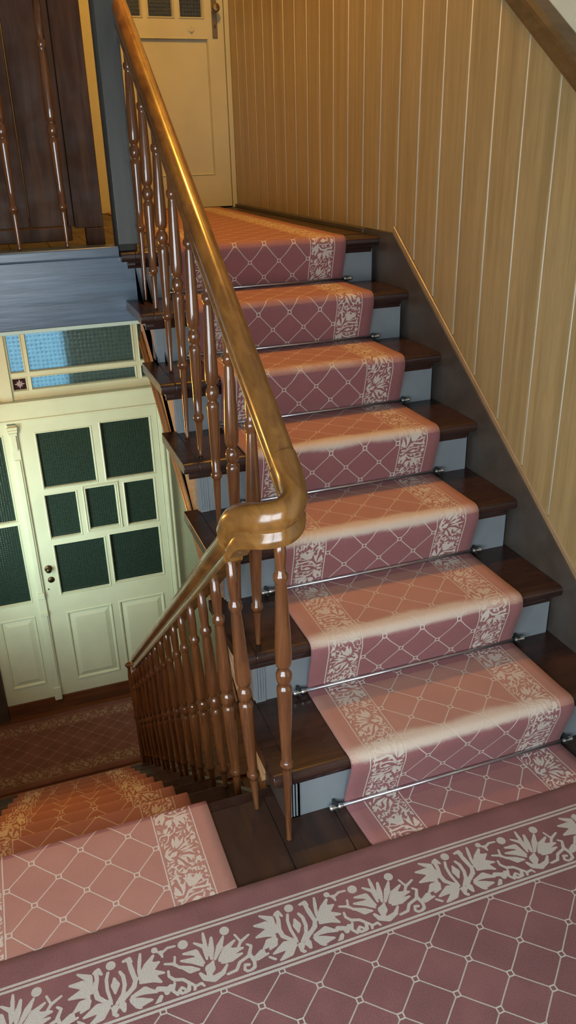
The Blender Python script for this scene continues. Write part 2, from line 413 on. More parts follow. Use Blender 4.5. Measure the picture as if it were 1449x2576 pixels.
# --- grey post at the head of the flight
pc = (0.616, 1.532)
ps = thing('grey_post', 'tall grey painted post with rounded edges at the head of the stairs', 'post', (pc[0], pc[1], 1.187))
bm = bmesh.new(); pr_ = []
for q, (sx, sy) in enumerate(((1, 1), (-1, 1), (-1, -1), (1, -1))):
    for i in range(4):
        a = q * pi / 2 + i * pi / 6; pr_.append((sx * 0.016 + 0.020 * cos(a), sy * 0.016 + 0.020 * sin(a)))
a_ = [bm.verts.new((x, y, 0)) for x, y in pr_]; b_ = [bm.verts.new((x, y, 3.1)) for x, y in pr_]
bm.faces.new(a_[::-1]); bm.faces.new(b_)
for i in range(16): bm.faces.new((a_[i], a_[(i + 1) % 16], b_[(i + 1) % 16], b_[i]))
obj('shaft', bm, M_POST, ps, True, bevel=0)
bm = bx(-0.03, 0.04, -0.043, -0.036, 0.02, 3.0); obj('face_strip', bm, M_POST, ps, bevel=0.003)

# --- unseen slab added to keep the stairwell lamp off this landing
cu = sroot('ceiling_light_blocker')
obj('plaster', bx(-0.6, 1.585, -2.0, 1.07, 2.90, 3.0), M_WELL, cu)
# --- walls round the well
wl = sroot('wall_left')
bm = bmesh.new(); holed_y = ((-2.06, -1.53, -2.1, 4.3), (-0.57, 4.8, -2.1, 4.3), (-1.53, -0.57, -2.1, 0.45), (-1.53, -0.57, 1.55, 4.3))
for a in holed_y: box(bm, -0.66, -0.60, *a)
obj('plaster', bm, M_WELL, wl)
w3 = sroot('window_added'); bm = bmesh.new()  # unseen window added to go with the side fill light
for a in ((-1.53, -1.48, 0.45, 1.55), (-0.62, -0.57, 0.45, 1.55), (-1.48, -0.62, 0.45, 0.50), (-1.48, -0.62, 1.50, 1.55), (-1.48, -0.62, 1.08, 1.11)): box(bm, -0.655, -0.615, *a)
obj('window_frame', bm, M_CREAM, w3, bevel=0.004)
obj('pane', bx(-0.64, -0.636, -1.48, -0.62, 0.50, 1.50), mat('clear_glass', (1, 1, 1), 0.0), w3)
bpy.data.materials['clear_glass'].node_tree.nodes['Principled BSDF'].inputs['Transmission Weight'].default_value = 1.0
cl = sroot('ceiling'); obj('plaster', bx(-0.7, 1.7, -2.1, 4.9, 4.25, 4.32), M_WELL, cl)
hf = sroot('floor_hall')
obj('subfloor', bx(-0.7, 1.7, 0.0, 4.8, ZF - 0.08, ZF - 0.02), M_HALLFLOOR, hf)
y = 2.30
while y < YD + 0.02:
    obj('floorboard', bx(-0.6, 1.58, y + 0.001, y + 0.139, ZF - 0.02, ZF), M_HALLFLOOR, hf, bevel=0.001); y += 0.14
# wall behind the camera with the landing window
wb = sroot('wall_back')
bm = bmesh.new()
box(bm, -0.66, -0.58, -2.06, -2.0, -2.1, 4.3); box(bm, 0.58, 1.66, -2.06, -2.0, -2.1, 4.3)
box(bm, -0.58, 0.58, -2.06, -2.0, -2.1, 0.55); box(bm, -0.58, 0.58, -2.06, -2.0, 1.75, 4.3)
obj('plaster', bm, M_WELL, wb)
obj('under_landing_wall', bx(-0.6, 1.6, -0.05, 0.0, -2.05, -0.23), M_WELL, wb)
wn = sroot('window_1')
bm = bmesh.new()
for a in ((-0.58, 0.58, 0.55, 0.60), (-0.58, 0.58, 1.70, 1.75), (-0.58, -0.53, 0.60, 1.70), (0.53, 0.58, 0.60, 1.70), (-0.03, 0.03, 0.60, 1.70)):
    box(bm, a[0], a[1], -2.055, -2.015, a[2], a[3])
obj('window_frame', bm, M_CREAM, wn, bevel=0.004)
obj('pane', bx(-0.53, 0.53, -2.04, -2.036, 0.60, 1.70), bpy.data.materials['clear_glass'], wn)

# ------------------------------------------------------------------ far wall, upper door
wf = sroot('wall_far')
bm = bmesh.new()
box(bm, -0.66, 0.70, YD, YD + 0.1, 0.95, 4.3); box(bm, 0.70, 1.66, YD + 0.06, YD + 0.1, 0.95, 4.3)
box(bm, 0.70, 1.66, YD, YD + 0.06, 3.35, 4.3)
obj('plaster', bm, M_WELL, wf)
bm = bmesh.new(); box(bm, 1.035, 1.66, YD, YD + 0.1, -2.05, 0.95); box(bm, -0.66, -0.30, YD, YD + 0.1, -2.05, 0.95)
obj('plaster', bm, paint('green_wall_paint', (0.30, 0.38, 0.27), 0.6, 0.05), wf)

def holed(bm, x0, x1, z0, z1, y0, y1, holes):
    xs = sorted({x0, x1} | {h[0] for h in holes} | {h[1] for h in holes}); xs = [v for v in xs if x0 <= v <= x1]
    zs = sorted({z0, z1} | {h[2] for h in holes} | {h[3] for h in holes}); zs = [v for v in zs if z0 <= v <= z1]
    # rows merged across
    for za, zb in zip(zs, zs[1:]):
        run = None
        for xa, xb in zip(xs, xs[1:]):
            cx, cz = (xa + xb) / 2, (za + zb) / 2
            solid = not any(h[0] < cx < h[1] and h[2] < cz < h[3] for h in holes)
            if solid: run = (run[0], xb) if run else (xa, xb)
            elif run: box(bm, run[0], run[1], y0, y1, za, zb); run = None
        if run: box(bm, run[0], run[1], y0, y1, za, zb)
    bmesh.ops.remove_doubles(bm, verts=bm.verts, dist=1e-6)
def ring(bm, h, y0, y1, w=0.010, proud=0.0):
    x0, x1, z0, z1 = h
    o = [(x0 - w, z0 - w), (x1 + w, z0 - w), (x1 + w, z1 + w), (x0 - w, z1 + w)]
    i = [(x0 + 0.003, z0 + 0.003), (x1 - 0.003, z0 + 0.003), (x1 - 0.003, z1 - 0.003), (x0 + 0.003, z1 - 0.003)]
    lay = [(o, y0 + 0.004), (o, y0), ([((a[0] * 0.55 + b[0] * 0.45), (a[1] * 0.55 + b[1] * 0.45)) for a, b in zip(o, i)], y0 - 0.004), (i, y1)]
    vr = [[bm.verts.new((x, y, z)) for x, z in l] for l, y in lay]
    for a, b in zip(vr, vr[1:]):
        for q in range(4): bm.faces.new((a[q], a[(q + 1) % 4], b[(q + 1) % 4], b[q]))
def panel(bm, h, y):                  # raised field with sloped border
    x0, x1, z0, z1 = h
    def loop(d, yy): return [bm.verts.new((x, yy, z)) for x, z in ((x0 + d, z0 + d), (x1 - d, z0 + d), (x1 - d, z1 - d), (x0 + d, z1 - d))]
    L = [loop(-0.006, y), loop(-0.002, y - 0.006), loop(0.006, y - 0.004), loop(0.012, y + 0.007), loop(0.045, y - 0.003), loop(0.050, y - 0.003)]
    for a, b in zip(L, L[1:]):
        for q in range(4): bm.faces.new((a[q], a[(q + 1) % 4], b[(q + 1) % 4], b[q]))
    bm.faces.new(L[-1])

d2 = sroot('door_2')
holes = [(1.135, 1.262, 2.125, 2.75), (1.300, 1.420, 2.125, 2.75), (0.95, 1.095, 2.125, 2.75), (0.97, 1.438, 1.365, 2.025)]
bm = bmesh.new(); holed(bm, 0.86, 1.532, ZU + 0.008, 3.22, YD, YD + 0.04, holes)
leaf = obj('door_leaf', bm, M_CREAM2, d2)
bm = bmesh.new()
for h in holes[:3]: ring(bm, h, YD, YD + 0.02)
obj('pane_bead', bm, M_CREAM2, leaf)
M_UG = glass_mat('grey_reeded_glass', (0.045, 0.060, 0.080), 0.2, 60)
for h in holes[:3]: obj('glass_pane', bx(h[0], h[1], YD + 0.02, YD + 0.025, h[2], h[3]), M_UG, leaf)
bm = bmesh.new(); h = holes[3]; ring(bm, h, YD + 0.001, YD + 0.012, 0.006); box(bm, h[0], h[1], YD + 0.012, YD + 0.03, h[2], h[3])
obj('lower_panel', bm, M_CREAM2, leaf)
obj('handle_plate', bx(1.468, 1.497, YD - 0.004, YD, 2.03, 2.26), M_BRASS, leaf, bevel=0.002)
bm = bmesh.new()
for (yy, r0), (yy2, r1) in zip([(0, .006), (-.022, .007), (-.024, .014), (-.03, .021), (-.042, .022), (-.05, .015), (-.052, .002)], [(-.022, .007), (-.024, .014), (-.03, .021), (-.042, .022), (-.05, .015), (-.052, .002), (-.0525, .001)]):
    s = 16
    a = [bm.verts.new((1.483 + r0 * cos(2 * pi * i / s), YD + yy, 2.165 + r0 * sin(2 * pi * i / s))) for i in range(s)]
    b = [bm.verts.new((1.483 + r1 * cos(2 * pi * i / s), YD + yy2, 2.165 + r1 * sin(2 * pi * i / s))) for i in range(s)]
    for i in range(s): bm.faces.new((a[i], a[(i + 1) % s], b[(i + 1) % s], b[i]))
obj('door_knob', bm, M_BRASS, leaf, True)
bm = bmesh.new()
box(bm, 1.480, 1.486, YD - 0.0052, YD - 0.003, 2.075, 2.092); obj('keyhole', bm, M_BLACK, leaf)
bm = bmesh.new(); tube(bm, (1.354, YD, 2.072), (1.354, YD - 0.004, 2.072), 0.016, 20)
box(bm, 1.352, 1.357, YD - 0.012, YD - 0.004, 2.058, 2.086)
obj('lock_escutcheon', bm, M_CREAM2, leaf)
bm = bmesh.new(); box(bm, 1.535, 1.560, YD - 0.012, YD + 0.04, ZU, 3.3); box(bm, 0.70, 0.857, YD - 0.006, YD + 0.04, ZU, 3.3); box(bm, 0.70, 1.56, YD - 0.01, YD + 0.04, 3.225, 3.35)
obj('door_frame', bm, M_CREAM2, d2, bevel=0.002)

# ------------------------------------------------------------------ hall double door, header and transom
d1 = sroot('door_1')
ZB = -1.886
panes = [(0.252, 0.570, -0.370, -0.017), (0.631, 0.932, -0.370, -0.002),
         (0.246, 0.433, -0.711, -0.417), (0.492, 0.675, -0.690, -0.411), (0.733, 0.922, -0.702, -0.409),
         (0.254, 0.567, -1.113, -0.760), (0.604, 0.925, -1.100, -0.750)]
pan = [(0.268, 0.553, -1.780, -1.256), (0.610, 0.905, -1.780, -1.250)]
Y0 = YD
bm = bmesh.new(); holed(bm, 0.148, 0.978, ZB, 0.062, Y0, Y0 + 0.04, panes + pan)
lf = obj('door_leaf', bm, M_CREAM, d1)
bm = bmesh.new()
for h in panes: ring(bm, h, Y0, Y0 + 0.016)
ring(bm, (0.478, 0.689, -0.704, -0.397), Y0 - 0.004, Y0 - 0.002, 0.006)
obj('pane_bead', bm, M_CREAM, lf)
for h in panes: obj('glass_pane', bx(h[0], h[1], Y0 + 0.018, Y0 + 0.023, h[2], h[3]), M_GLASS, lf)
for h in pan:
    bm = bmesh.new(); panel(bm, h, Y0); obj('raised_panel', bm, M_CREAM, lf)
def knob(cx, cz, r, parent, name, stepped=True):
    bm = bmesh.new(); s = 18; rows = []
    pf = [(0, r * .95), (-.004, r), (-.006, r * .8), (-.012, r * .35), (-.022, r * .35), (-.026, r * .7), (-.034, r * .75), (-.040, r * .4), (-.041, .001)] if stepped else [(0, r), (-.004, r), (-.008, r * .8), (-.009, .001)]
    for yy, rr in pf: rows.append([bm.verts.new((cx + rr * cos(2 * pi * i / s), Y0 + yy, cz + rr * sin(2 * pi * i / s))) for i in range(s)])
    for p, q in zip(rows, rows[1:]):
        for i in range(s): bm.faces.new((p[i], p[(i + 1) % s], q[(i + 1) % s], q[i]))
    return obj(name, bm, M_BRONZE, parent, True)
knob(0.197, -0.913, 0.024, lf, 'door_knob'); knob(0.203, -0.995, 0.021, lf, 'lock_rose', False)
bm = bmesh.new(); tube(bm, (0.178, Y0, -1.06), (0.178, Y0 - 0.003, -1.06), 0.005); obj('keyhole', bm, M_BLACK, lf)
# narrow left leaf
lp = [(-0.15, 0.060, -0.558, -0.012), (-0.15, 0.062, -1.130, -0.586)]; lpan = [(-0.15, 0.062, -1.758, -1.241)]
bm = bmesh.new(); holed(bm, -0.206, 0.100, ZB, 0.062, Y0, Y0 + 0.04, lp + lpan)
l2 = obj('narrow_leaf', bm, M_CREAM, d1)
bm = bmesh.new()
for h in lp: ring(bm, h, Y0, Y0 + 0.016)
obj('pane_bead', bm, M_CREAM, l2)
for h in lp: obj('glass_pane', bx(h[0], h[1], Y0 + 0.018, Y0 + 0.023, h[2], h[3]), M_GLASS, l2)
bm = bmesh.new(); panel(bm, lpan[0], Y0); obj('raised_panel', bm, M_CREAM, l2)
# meeting post with turned console and foot
bm = bmesh.new()
box(bm, 0.100, 0.150, Y0 - 0.016, Y0 + 0.03, ZB - 0.012, 0.055)
box(bm, 0.110, 0.140, Y0 - 0.024, Y0 - 0.016, -1.07, -0.16)
box(bm, 0.103, 0.147, Y0 - 0.030, Y0 - 0.016, -1.11, -1.07)
box(bm, 0.100, 0.150, Y0 - 0.026, Y0 - 0.016, -1.24, -1.21)
box(bm, 0.108, 0.142, Y0 - 0.022, Y0 - 0.016, -1.80, -1.24)
box(bm, 0.102, 0.148, Y0 - 0.030, Y0 - 0.016, ZB - 0.014, -1.80)
for z_, w_ in ((0.040, .030), (0.022, .028), (0.004, .024)):
    sweep(bm, [(0.125 - w_, Y0 - 0.03, z_), (0.125 + w_, Y0 - 0.03, z_)], [(0.010 * cos(a * pi / 4), 0.010 * sin(a * pi / 4)) for a in range(8)])
box(bm, 0.110, 0.140, Y0 - 0.030, Y0 - 0.016, -0.10, 0.0)
obj('meeting_post', bm, M_CREAM, d1, bevel=0.003)
# frame: jamb, header, cornice
bm = bmesh.new()
box(bm, 0.980, 1.035, Y0 - 0.022, Y0 + 0.05, ZF, 0.93); box(bm, 0.990, 1.005, Y0 - 0.032, Y0 - 0.02, ZF, 0.18); box(bm, 1.018, 1.030, Y0 - 0.030, Y0 - 0.02, ZF, 0.93)
box(bm, -0.30, 0.980, Y0 - 0.012, Y0 + 0.05, 0.066, 0.180)
box(bm, -0.30, 0.985, Y0 - 0.020, Y0 - 0.010, 0.066, 0.082)
box(bm, -0.30, 1.005, Y0 - 0.030, Y0 + 0.02, 0.166, 0.180); box(bm, -0.30, 1.010, Y0 - 0.048, Y0 + 0.02, 0.180, 0.196)
obj('door_frame', bm, M_CREAM, d1, bevel=0.003)
bm = bx(-0.30, -0.208, Y0 - 0.03, Y0 + 0.05, ZF, 0.066); obj('dark_jamb', bm, M_STRING, d1, bevel=0.003)
bm = bx(-0.208, 0.98, Y0 - 0.006, Y0 + 0.06, ZF, ZB - 0.002); obj('threshold', bm, M_HALLFLOOR, d1, bevel=0.003)
# transom
w2 = sroot('window_2')
tz = [(0.251, 0.320), (0.356, 0.86)]
tx = [(-0.25, 0.085), (0.172, 0.248), (0.277, 0.880), (0.915, 0.985)]
th = [(a[0], a[1], b[0], b[1]) for b in tz for a in tx]
bm = bmesh.new(); holed(bm, -0.30, 1.035, 0.197, 0.933, Y0 + 0.004, Y0 + 0.04, th)
box(bm, 0.098, 0.158, Y0 - 0.012, Y0 + 0.01, 0.197, 0.933)
fr = obj('window_frame', bm, M_CREAM, w2)
bm = bmesh.new()
for h in th: ring(bm, h, Y0 + 0.004, Y0 + 0.018, 0.008)
obj('glazing_bead', bm, M_CREAM, w2)
for h in th:
    mt = M_GLASSD if (h[0] in (0.172, -0.25) and h[2] < 0.3) else M_GLASSB
    g = obj('glass_pane', bx(h[0], h[1], Y0 + 0.019, Y0 + 0.024, h[2], h[3]), mt, w2)
    if h[0] == 0.172 and h[2] < 0.3:
        cx, cz = (h[0] + h[1]) / 2, (h[2] + h[3]) / 2
        bm = bmesh.new()
        for i in range(8):
            a = i * pi / 4; L = 0.030 if i % 2 == 0 else 0.022
            p = [(0, 0), (L * .5, .005), (L, 0), (L * .5, -.005)]
            v = [bm.verts.new((cx + x * cos(a) - z * sin(a), Y0 + 0.0175, cz + x * sin(a) + z * cos(a))) for x, z in p]
            r = bmesh.ops.extrude_face_region(bm, geom=[bm.faces.new(v)])
            bmesh.ops.translate(bm, verts=[e for e in r['geom'] if isinstance(e, bmesh.types.BMVert)], vec=(0, 0.002, 0))
        tube(bm, (cx, Y0 + 0.019, cz), (cx, Y0 + 0.013, cz), 0.006)
        obj('cut_rosette', bm, mat('cut_glass_star', (0.35, 0.33, 0.36), 0.15), g)
# vestibule behind the glass
vb = sroot('wall_vestibule')
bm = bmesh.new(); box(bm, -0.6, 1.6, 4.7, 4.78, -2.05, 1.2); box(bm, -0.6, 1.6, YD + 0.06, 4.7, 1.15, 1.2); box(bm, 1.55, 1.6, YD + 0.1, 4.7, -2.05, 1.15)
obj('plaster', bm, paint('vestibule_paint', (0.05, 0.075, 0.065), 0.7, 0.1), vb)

# ------------------------------------------------------------------ brown wooden partition on the upper landing
YB = 1.753
pt = thing('wooden_partition', 'tall brown plank partition standing behind the upper landing balusters', 'partition', (0.3, YB, ZU))
def pobj(name, a, mt=M_BROWN, bev=0.003):
    bm = bx(a[0] - 0.3, a[1] - 0.3, a[2] - YB, a[3] - YB, a[4] - ZU, a[5] - ZU); return obj(name, bm, mt, pt, bevel=bev)
for a, b in ((-0.20, -0.02), (-0.02, 0.15), (0.15, 0.32), (0.32, 0.452)): pobj('plank', (a + .001, b - .001, YB + 0.012, YB + 0.03, ZU + 0.07, 3.0))
pobj('stile', (0.452, 0.474, YB + 0.004, YB + 0.03, ZU + 0.07, 3.0)); pobj('stile', (0.475, 0.577, YB, YB + 0.035, ZU + 0.062, 3.0))
pobj('bottom_rail', (-0.20, 0.462, YB + 0.006, YB + 0.034, ZU + 0.02, ZU + 0.068))
pobj('foot_block', (0.511, 0.577, YB - 0.002, YB + 0.04, ZU, ZU + 0.061)); pobj('foot_block', (-0.20, -0.13, YB, YB + 0.04, ZU, ZU + 0.06))

# ================================================================== LOWER FLIGHT
LO = thing('staircase', 'lower flight of steep dark wooden steps going down to the hall doors', 'staircase', (0.0, LY0, 0))
for k in range(1, 10):
    y0 = LY0 + (k - 1) * LG; zt_ = -(k - 1) * LH; zb = -k * LH
    bm = bx(-0.598, 0.615, y0 - 0.02 - LY0, y0 - 0.002 - LY0, zb, zt_ - (0.021 if k == 1 else 0.03)); obj('riser', bm, M_TREAD, LO)
    if k < 9:
        bm = bmesh.new()
        pf = [(LG + y0 - LY0 - (yy - (y0 - 0)), zz) for yy, zz in nose_prof(y0 - 0.0, y0 + LG + 0.02, zb, 0.03, 0.012)]
        prism_x(bm, pf, -0.598, 0.625); obj('tread', bm, M_TREAD, LO)
bm = bmesh.new(); prism_x(bm, [(0 - 0.02, -0.022), (0, -0.022), (9 * LG - 0.28, -9 * LH + 0.2), (9 * LG - .28, -9 * LH), (8.2 * LG - 0.2, -9 * LH), (-0.02, -0.30)], 0.594, 0.612)
obj('outer_string', bm, M_STRING, LO)
bm = bmesh.new(); prism_x(bm, [(-a - 0.034, b) for a, b in nose_prof(-0.03, 0.004, 0.0, 0.022, 0.009)], -0.598, 0.632)
obj('landing_nosing', bm, M_TREAD, LO)

# ================================================================== CARPETS
MOTIF = '''0,66,1.8 0,54,6.3 -2,41,1.7;-2,90,7;-8,79,2.5 -12,68,2.7 -13,50,2.7 -10,30,2.5;10,74,2.5 14,65,3.2 14,49,3.2 9,35,3.1 -2,23,2.5;-30,86,2 -22,90,3.1 -18,80,2.3;-26,88,3.4 -26,74,3.4 -31,57,3.6 -29,43,3.6 -20,34,3.3 -10,26,2.5;18,90,2.5 28,92,3.1 30,85,2.5;26,90,3.1 28,72,3.8 31,51,3.4 27,41,3.8 14,31,3.4 5,22,2.5;46,94,1.5 43,82,3.1 39,66,2.7 38,58,1.9;37,53,2.3 53,70,4.8 65,83,2.5;38,50,2.3 62,66,6 72,69,1.8;39,47,2.3 58,54,5.8 76,48,1.8;38,44,2.5 58,45,6.6 69,34,1.5;21,26,2 42,29,5.9 59,20,1.5;19,22,2.5 34,12,6.6 50,10,1;19,18,1.7 27,8,3.6 32,2,1;-36,55,1.5 -38,81,5.2 -54,93,1.5;-38,54,2.5 -50,73,6.5 -68,78,1.8;-41,49,2.2 -54,58,6.1 -71,56,1;-42,45,2.5 -53,40,6.6 -66,32,1.2;-40,42,1.5 -46,34,4.3 -56,28,1.5;-11,26,1.8 -30,25,7.4 -53,18,1.5;-14,21,2.3 -28,11,6.3 -46,3,1.5;-6,16,5.2 -9,7,2.5;6,17,5.2 7,8,3.1;-5,4,3.4;69,92,4.8;79,76,1.8 79,86,2.3 74,86,1.8;77,82,2.2 90,89,2.3 102,88,1.7;115,86,7.5;102,47,2.2 94,57,2.7 80,62,1;94,54,2 98,69,1.8;146,47,1.7 147,70,3.6 133,82,1.7;140,42,1.4 131,65,5 112,69,1.7;137,38,1.5 125,52,5.2 106,58,1.5;130,34,1.8 117,38,5.8 102,49,1.8;151,95,1 150,83,3.3 149,53,1.8;162,82,2.5 157,63,4.4 153,45,2.2;186,87,7.2;181,77,2 171,62,4.8 158,42,1.7;165,40,1.8 180,54,4.5 197,64,1.5;164,37,1.8 188,46,5.8 206,46,1.8;167,32,1.4 183,34,5.2 202,37,1.1;198,48,1.8 206,58,2.7 222,66,1.8;206,58,1.9 200,74,1.8;154,39,2.3 147,29,7.5 142,16,2.7;130,26,2.7 135,16,4.1 149,10,5 164,15,3.6 174,26,1.2;83,48,1.8 82,39,2.3 89,30,2.9 102,26,2.7 110,17,2.7 107,6,3.1 97,2,2.7 92,9,2.7 97,14,2 101,10,2.2;88,24,2.3 83,13,2.5 89,4,2.2;113,15,2.1 118,8,2.2 128,10,2.2 131,4,1.8;115,1,2.2 117,8,2.5;62,24,3.9 73,20,3.6;81,22,3.4 74,14,4.1;64,10,3.2 58,2,3.6 54,1,1.5;214,50,2 220,45,2.3 213,32,3.2 217,17,3 215,7,2.7 204,2,2.7 198,8,2.3 201,16,2.2 207,14,2.7;211,29,2.7 194,23,2.7 186,12,2.6 171,10,2.2;233,27,5 222,23,3.1;242,15,1.8 250,8,2.3;223,18,2.7 242,22,2'''
PER = 3.035
segs = []
for chain in MOTIF.split(';'):
    p = [tuple(float(c) / 100 for c in q.split(',')) for q in chain.split(' ')]
    p = [(a, b, max(0.020, r * (1.12 if r > 0.035 else 1.0))) for a, b, r in p]
    if len(p) == 1: p = p * 2
    segs += list(zip(p, p[1:]))
NX, NY = 300, 100
gx, gy = np.meshgrid((np.arange(NX) + .5) / NX * PER, (np.arange(NY) + .5) / NY)
FIELD = np.full(gx.shape, 9.0)
for (x1, y1, r1), (x2, y2, r2) in segs:
    for sh in (-PER, 0, PER):
        ax, bx_ = x1 + sh, x2 + sh
        dx, dy = bx_ - ax, y2 - y1; L2 = dx * dx + dy * dy + 1e-9
        tt = np.clip(((gx - ax) * dx + (gy - y1) * dy) / L2, 0, 1)
        d = np.hypot(gx - ax - tt * dx, gy - y1 - tt * dy) - (r1 + (r2 - r1) * tt)
        FIELD = np.minimum(FIELD, d)
FIELD = FIELD + 0.000
# denser filling for the narrow runner borders: leaflets grown into the open ground
DENSE = FIELD + 0.010
rg = random.Random(3)
for _ in range(2600):
    px, py = rg.random() * PER, 0.05 + 0.9 * rg.random()
    i, j = int(px / PER * NX) % NX, min(NY - 1, int(py * NY))
    g_ = DENSE[j, i]
    if g_ < 0.046: continue
    r1 = min(0.024, g_ - 0.026); an = rg.random() * pi; L_ = min(0.055, g_)
    for sh in (-PER, 0, PER):
        x1, y1 = px + sh - L_ * cos(an), py - L_ * sin(an); dx, dy = 2 * L_ * cos(an), 2 * L_ * sin(an)
        tt = np.clip(((gx - x1) * dx + (gy - y1) * dy) / (dx * dx + dy * dy), 0, 1)
        DENSE = np.minimum(DENSE, np.hypot(gx - x1 - tt * dx, gy - y1 - tt * dy) - r1 * (1.15 - 0.6 * tt))
def motif_sdf(s, t_, w):          # s along the band, t_ across 0..1, w band width in metres
    fx = (s / w) % PER / PER * NX - .5; fy = np.clip(t_ * NY - .5, 0, NY - 1.001)
    ix = np.floor(fx).astype(int); iy = np.floor(fy).astype(int); ax = fx - ix; ay = fy - iy
    FF = DENSE if w < 0.11 else FIELD
    f = lambda i, j: FF[j, i % NX]
    v = (f(ix, iy) * (1 - ax) + f(ix + 1, iy) * ax) * (1 - ay) + (f(ix, iy + 1) * (1 - ax) + f(ix + 1, iy + 1) * ax) * ay
    return v * w
def chaikin(p, n=3):
    for _ in range(n):
        q = [p[0]]
        for a, b in zip(p, p[1:]):
            q.append((a[0] * .75 + b[0] * .25, a[1] * .75 + b[1] * .25)); q.append((a[0] * .25 + b[0] * .75, a[1] * .25 + b[1] * .75))
        q.append(p[-1]); p = q
    return p
def resample(p, step):
    p = np.array(p); d = np.r_[0, np.cumsum(np.hypot(*np.diff(p, axis=0).T))]
    n = max(2, int(d[-1] / step) + 1); s = np.linspace(0, d[-1], n)
    return np.c_[np.interp(s, d, p[:, 0]), np.interp(s, d, p[:, 1])], s
def carpet(name, path, w, band, mt, place, step=0.003, v0=0.0, wear_at=None, thick=0.008, fine=0.003, fade_lit=None, far_band=True):
    """path: (y,z) polyline in run direction; place(u, y, z) -> xyz; band=(b0,b1) distance from the edge of the floral band"""
    P, S = resample(path, step); T = np.gradient(P, axis=0); T /= np.linalg.norm(T, axis=1)[:, None] + 1e-12
    Nn = np.c_[-T[:, 1], T[:, 0]]
    def cols(a, b, st): return list(np.linspace(a, b, max(2, int(round((b - a) / st)) + 1)))
    us = cols(0, band[0], 0.02)[:-1] + cols(band[0], band[1], fine)
    mid = cols(band[1], w - band[1], 0.045)[1:-1]
    if far_band: us2 = [w - x for x in us][::-1]
    else: us2 = cols(w - band[1], w, 0.05)
    us = us + mid + us2
    U = np.array([-0.002, -0.002, *us, w + 0.002, w + 0.002]); Hh = np.array([0.0, thick * .6, *([thick] * len(us)), thick * .6, 0.0])
    n, mcount = len(S), len(U)
    y = P[:, 0][:, None] + Nn[:, 0][:, None] * Hh[None, :]; z = P[:, 1][:, None] + Nn[:, 1][:, None] * Hh[None, :]
    Ug = np.broadcast_to(U[None, :], y.shape); Vg = np.broadcast_to(S[:, None], y.shape) + v0
    X3 = np.stack(place(Ug, y, z), -1).reshape(-1, 3)
    # end skirts
    idx = np.arange(n * mcount).reshape(n, mcount)
    ends = []
    faces = np.stack([idx[:-1, :-1], idx[:-1, 1:], idx[1:, 1:], idx[1:, :-1]], -1).reshape(-1, 4)
    e0 = np.stack(place(U, P[0, 0] + 0 * U, P[0, 1] + 0 * U), -1); e1 = np.stack(place(U, P[-1, 0] + 0 * U, P[-1, 1] + 0 * U), -1)
    X3 = np.vstack([X3, e0, e1]); b0 = n * mcount + np.arange(mcount); b1 = b0 + mcount
    faces = np.vstack([faces, np.stack([b0[:-1], b0[1:], idx[0, 1:], idx[0, :-1]], -1), np.stack([idx[-1, :-1], idx[-1, 1:], b1[1:], b1[:-1]], -1)])
    bw = band[1] - band[0]
    ue = np.minimum(Ug, w - Ug) if far_band else Ug
    tt = (band[1] - ue) / bw
    sd = motif_sdf(Vg + np.where(Ug > w / 2, 0.07, 0.0), np.clip(tt, 0, 1), bw)
    sd = np.where((tt <= 0.0) | (tt >= 1.0), 0.01, sd)
    wear = np.zeros_like(Vg)
    if wear_at is not None:
        for (yy, zz, amp) in wear_at:
            i = np.argmin(np.hypot(P[:, 0] - yy, P[:, 1] - zz)); dv = S - S[i]
            g = np.exp(-(np.where(dv < 0, dv / 0.020, dv / 0.036)) ** 2)[:, None]
            gu = np.exp(-((Ug - 0.28) / 0.34) ** 4)
            wear = np.maximum(wear, amp * g * gu)
    me = bpy.data.meshes.new(name); N = len(X3); nf = len(faces)
    me.vertices.add(N); me.vertices.foreach_set('co', X3.astype(np.float32).ravel())
    me.loops.add(nf * 4); me.loops.foreach_set('vertex_index', faces.astype(np.int32).ravel())
    me.polygons.add(nf); me.polygons.foreach_set('loop_start', np.arange(0, nf * 4, 4, dtype=np.int32))
    me.update(calc_edges=True); me.validate()
    me.polygons.foreach_set('use_smooth', np.ones(nf, bool))
    uvv = np.vstack([np.stack([Ug.ravel(), Vg.ravel()], -1), np.stack([U, np.full(mcount, v0)], -1), np.stack([U, np.full(mcount, S[-1] + v0)], -1)])
    uvl = me.uv_layers.new(name='UVMap'); li = np.empty(len(me.loops), np.int32); me.loops.foreach_get('vertex_index', li)
    uvl.data.foreach_set('uv', uvv[li].astype(np.float32).ravel())
    fa_ = np.zeros_like(Vg) if fade_lit is None else np.broadcast_to(np.array([fade_lit(a, b) for a, b in P])[:, None], Vg.shape)
    for nm, arr in (('motif', sd), ('wear', wear), ('fade_lit', fa_)):
        at = me.attributes.new(nm, 'FLOAT', 'POINT'); full = np.r_[arr.ravel(), np.full(2 * mcount, 0.01 if nm == 'motif' else 0.0)]
        at.data.foreach_set('value', full.astype(np.float32))
    me.materials.append(mt)
    o = bpy.data.objects.new(name, me); COL.objects.link(o); return o

CW = 0.628
RL = [(0.0445, 0.0014), (0.139, 0.0014)]
m_run = carpet_mat('rose_runner_wool', CW, 0.139, RL, CW / 2, 0.156)
